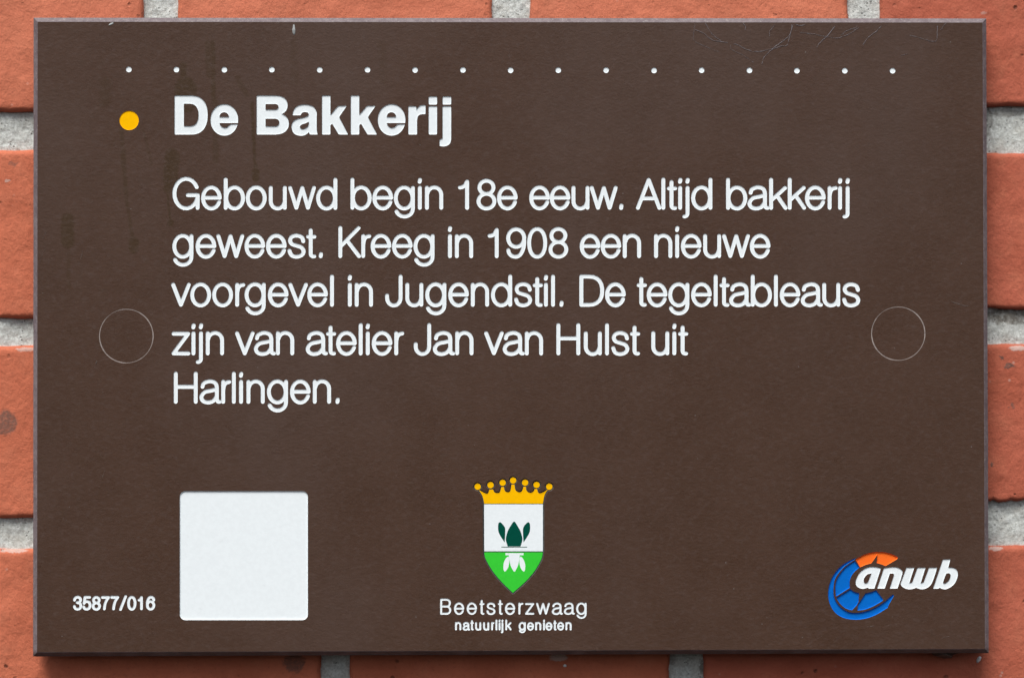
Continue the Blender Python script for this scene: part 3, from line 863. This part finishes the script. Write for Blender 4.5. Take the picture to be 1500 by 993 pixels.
depth = lambda k: 0.0 if k < 0 else REG[k]['depth']
by = {}
for ti, t in enumerate(f):
    if owner[ti] >= 0:
        by.setdefault(int(owner[ti]), []).append(t)
made = {}
order = [k for k in range(len(REG)) if REG[k]['key']]+[k for k in range(len(REG)) if not REG[k]['key']]
for gi in order:
    g = REG[gi]
    if gi not in by:
        print('empty region', g['name']); continue
    tris = by[gi]
    be = []
    for t in tris:
        for a, b in ((t[0], t[1]), (t[1], t[2]), (t[2], t[0])):
            nb = eown.get((b, a), -1)
            if nb != gi and depth(nb) < g['depth']-1e-6:
                be.append((int(a), int(b), depth(nb)))
    disp = {}
    for a, b, _ in be:
        e = v[b]-v[a]; l = np.hypot(*e)
        if l < 1e-9: continue
        nrm = np.array([-e[1], e[0]])/l       # left of a ccw edge = inwards
        for k in (a, b):
            disp.setdefault(k, []).append(nrm)
    idx, V3 = {}, []
    def vid(k, d, off):
        key = (int(k), round(d, 4), off)
        if key not in idx:
            p = v[int(k)]
            if off and int(k) in disp:
                s_ = np.sum(disp[int(k)], 0); l = np.hypot(*s_)
                if l > 1e-6: p = p+s_/l*g['inset']
            idx[key] = len(V3); V3.append((p[0], d, p[1]))
        return idx[key]
    F3 = [tuple(vid(k, g['depth'], True) for k in t) for t in tris]
    for a, b, dn in be:
        F3.append((vid(a, dn, False), vid(b, dn, False), vid(b, g['depth'], True), vid(a, g['depth'], True)))
    par = made.get(g['parent'], sign) if g['parent'] else sign
    o = mesh_obj(g['name'], V3, F3, g['mat'], par)
    if g['label']:
        o['label'] = g['label']
    if g['key']:
        made[g['key']] = o

# standing-off pads behind the board
for x in (-120, 120):
    V_ = []; F_ = []
    n = 20
    for y in (8.0, 11.6):
        V_ += [(x+9*math.cos(2*math.pi*k/n), y, 9*math.sin(2*math.pi*k/n)) for k in range(n)]
    F_ = [(k, (k+1) % n, n+(k+1) % n, n+k) for k in range(n)]
    mesh_obj('fixing_spacer', V_, F_, M_edge, sign)

# ------------------------------------------------------------------ thin threads of cobweb caught on the upper right of the face
def tubes(paths, r0, seed, y=-0.06):
    rr = random.Random(seed)
    V_, F_ = [], []
    for P, w in paths:
        Q = [mm(*p) for p in spline([p for p in P], False, 6)]
        pr = None
        for i, (x, z) in enumerate(Q):
            x += rr.gauss(0, .045); z += rr.gauss(0, .045)
            a = Q[min(i+1, len(Q)-1)]; b = Q[max(i-1, 0)]
            t = math.atan2(a[1]-b[1], a[0]-b[0]); nx, nz = -math.sin(t), math.cos(t)
            r = r0*w*rr.uniform(.35, 1.35)
            o_ = len(V_)
            for k in range(4):
                c, s = math.cos(k*math.pi/2), math.sin(k*math.pi/2)
                V_.append((x+nx*r*c, y+r*s, z+nz*r*c))
            if pr is not None:
                for k in range(4):
                    F_.append((pr+k, pr+(k+1) % 4, o_+(k+1) % 4, o_+k))
            pr = o_
    return V_, F_
web = [([(1018, 34), (1016, 50), (1017, 60), (1030, 67), (1052, 76)], .5), ([(1033, 34), (1042, 49), (1056, 60), (1066, 63)], .8),
       ([(1018, 44), (1032, 50), (1043, 59), (1060, 62)], .9), ([(1074, 65), (1080, 66), (1096, 74), (1112, 76), (1130, 72), (1145, 68), (1153, 66), (1157, 52), (1162, 36)], 1),
       ([(1160, 36), (1158, 49), (1150, 58), (1138, 67), (1126, 77), (1119, 85), (1116, 94)], 1.15), ([(1223, 39), (1212, 53), (1203, 61), (1196, 70)], 1.2),
       ([(1172, 48), (1190, 50), (1210, 54), (1225, 56), (1240, 52), (1258, 41)], .9), ([(1070, 66), (1072, 73), (1090, 82), (1104, 92)], .6),
       ([(1127, 54), (1128, 46), (1135, 37)], .7), ([(1332, 52), (1345, 55), (1357, 59), (1367, 61), (1372, 58), (1373, 38)], .9),
       ([(1264, 66), (1272, 55), (1283, 47), (1291, 38)], 1.0), ([(1320, 82), (1329, 79)], .7), ([(1255, 40), (1240, 46), (1232, 52)], .7),
       ([(1378, 44), (1386, 34)], .7), ([(1088, 34), (1092, 40), (1091, 44)], 1.0), ([(1165, 36), (1172, 38), (1180, 36)], 1.1)]
def mat_web():
    t = NT('dusty_cobweb')
    return t.done((0.20, 0.185, 0.20), 0.8, None, 0.2)
M_web = mat_web()
Vw, Fw = tubes(web, 0.062, 3)
cob = mesh_obj('cobweb', Vw, Fw, M_web)
tag(cob, 'faint grey cobweb threads stuck along the top right of the sign face', 'cobweb')

scr = [([(1393, 441.5), (1402, 444.5), (1412, 447.5), (1420, 448)], 1.2), ([(140, 533), (141, 531), (142, 528)], 1.8), ([(62, 350), (66, 343), (69, 338)], .6),
       ([(118, 380), (120, 372), (121, 367)], .7), ([(58, 385), (62, 372), (66, 365)], .5), ([(1270, 918), (1282, 916)], .6), ([(1380, 934), (1390, 931)], .7),
       ([(150, 700), (154, 688)], .6), ([(672, 740), (673, 734)], .6), ([(745, 84), (746, 78)], .7)]
Vs, Fs = tubes(scr, 0.055, 9, y=-0.02)
so_ = mesh_obj('scratch_marks', Vs, Fs, M_scratch, sign)
tag(so_, 'fine pale scratches', kind='stuff')

# chips and lumps on the upper edge and below the board
def lump(name, x, y, z, sx, sy, sz, mat, seed, parent=None, rot=0.0):
    V_, F_ = [], []
    n, m_ = 12, 7
    for j in range(m_+1):
        ph = math.pi*j/m_
        for i in range(n):
            th = 2*math.pi*i/n
            d = (math.sin(ph)*math.cos(th), math.cos(ph), math.sin(ph)*math.sin(th))
            k = 1+0.45*float(fbm(np.array([d[0]*1.7+seed]), np.array([d[2]*1.7+d[1]]), seed, 3)[0])
            X_, Z_ = d[0]*sx*k, d[2]*sz*k
            V_.append((x+X_*math.cos(rot)-Z_*math.sin(rot), y+d[1]*sy*k, z+X_*math.sin(rot)+Z_*math.cos(rot)))
    for j in range(m_):
        for i in range(n):
            a = j*n+i; b = j*n+(i+1) % n
            F_.append((a, b, b+n, a+n))
    return mesh_obj(name, V_, F_, mat, parent, None, True)
M_drop = mat_paint('chalky_dropping', (0.78, 0.80, 0.82), 0.2)
M_dustd = mat_paint('grey_dust', (0.38, 0.40, 0.40), 0.4)
x, z = mm(430.5, 44)
d1 = lump('bird_dropping', x, -.02, z, .45, .16, 1.6, M_dustd, 4)
x, z = mm(430.5, 36)
for o, l_ in ((d1, 'small grey streak of bird dropping hanging from the top edge of the sign'),):
    tag(o, l_, 'dropping')
x, z = mm(163, 35.5)
d2 = lump('bird_dropping', x, .0, z, .9, .15, .3, M_dustd, 9, rot=R(25))
tag(d2, 'tiny grey smear on the top edge near the left corner', 'dropping')
x, z = mm(1434, 965.5)
d3 = lump('lime_speck', x*1.015, WALL_Y-.2, z*1.012, .6, .6, 1.2, M_drop, 12, rot=R(-30))
tag(d3, 'white lime speck on the brick under the lower right corner of the sign', 'speck')
x, z = mm(828, 975)
d4 = lump('lime_speck', x*1.015, WALL_Y-.2, z*1.012, .6, .4, .5, M_drop, 15)
tag(d4, 'white lime speck on the shaded brick under the middle of the sign', 'speck')
x, z = mm(1388, 959)
d5 = lump('soil_lump', x, 5.2, z, 4.2, 3.0, 1.5, mat_paint('dark_soil', (.035, .026, .022), .3), 21)
tag(d5, 'dark crumbly lump stuck under the bottom edge near the right corner', 'lump')
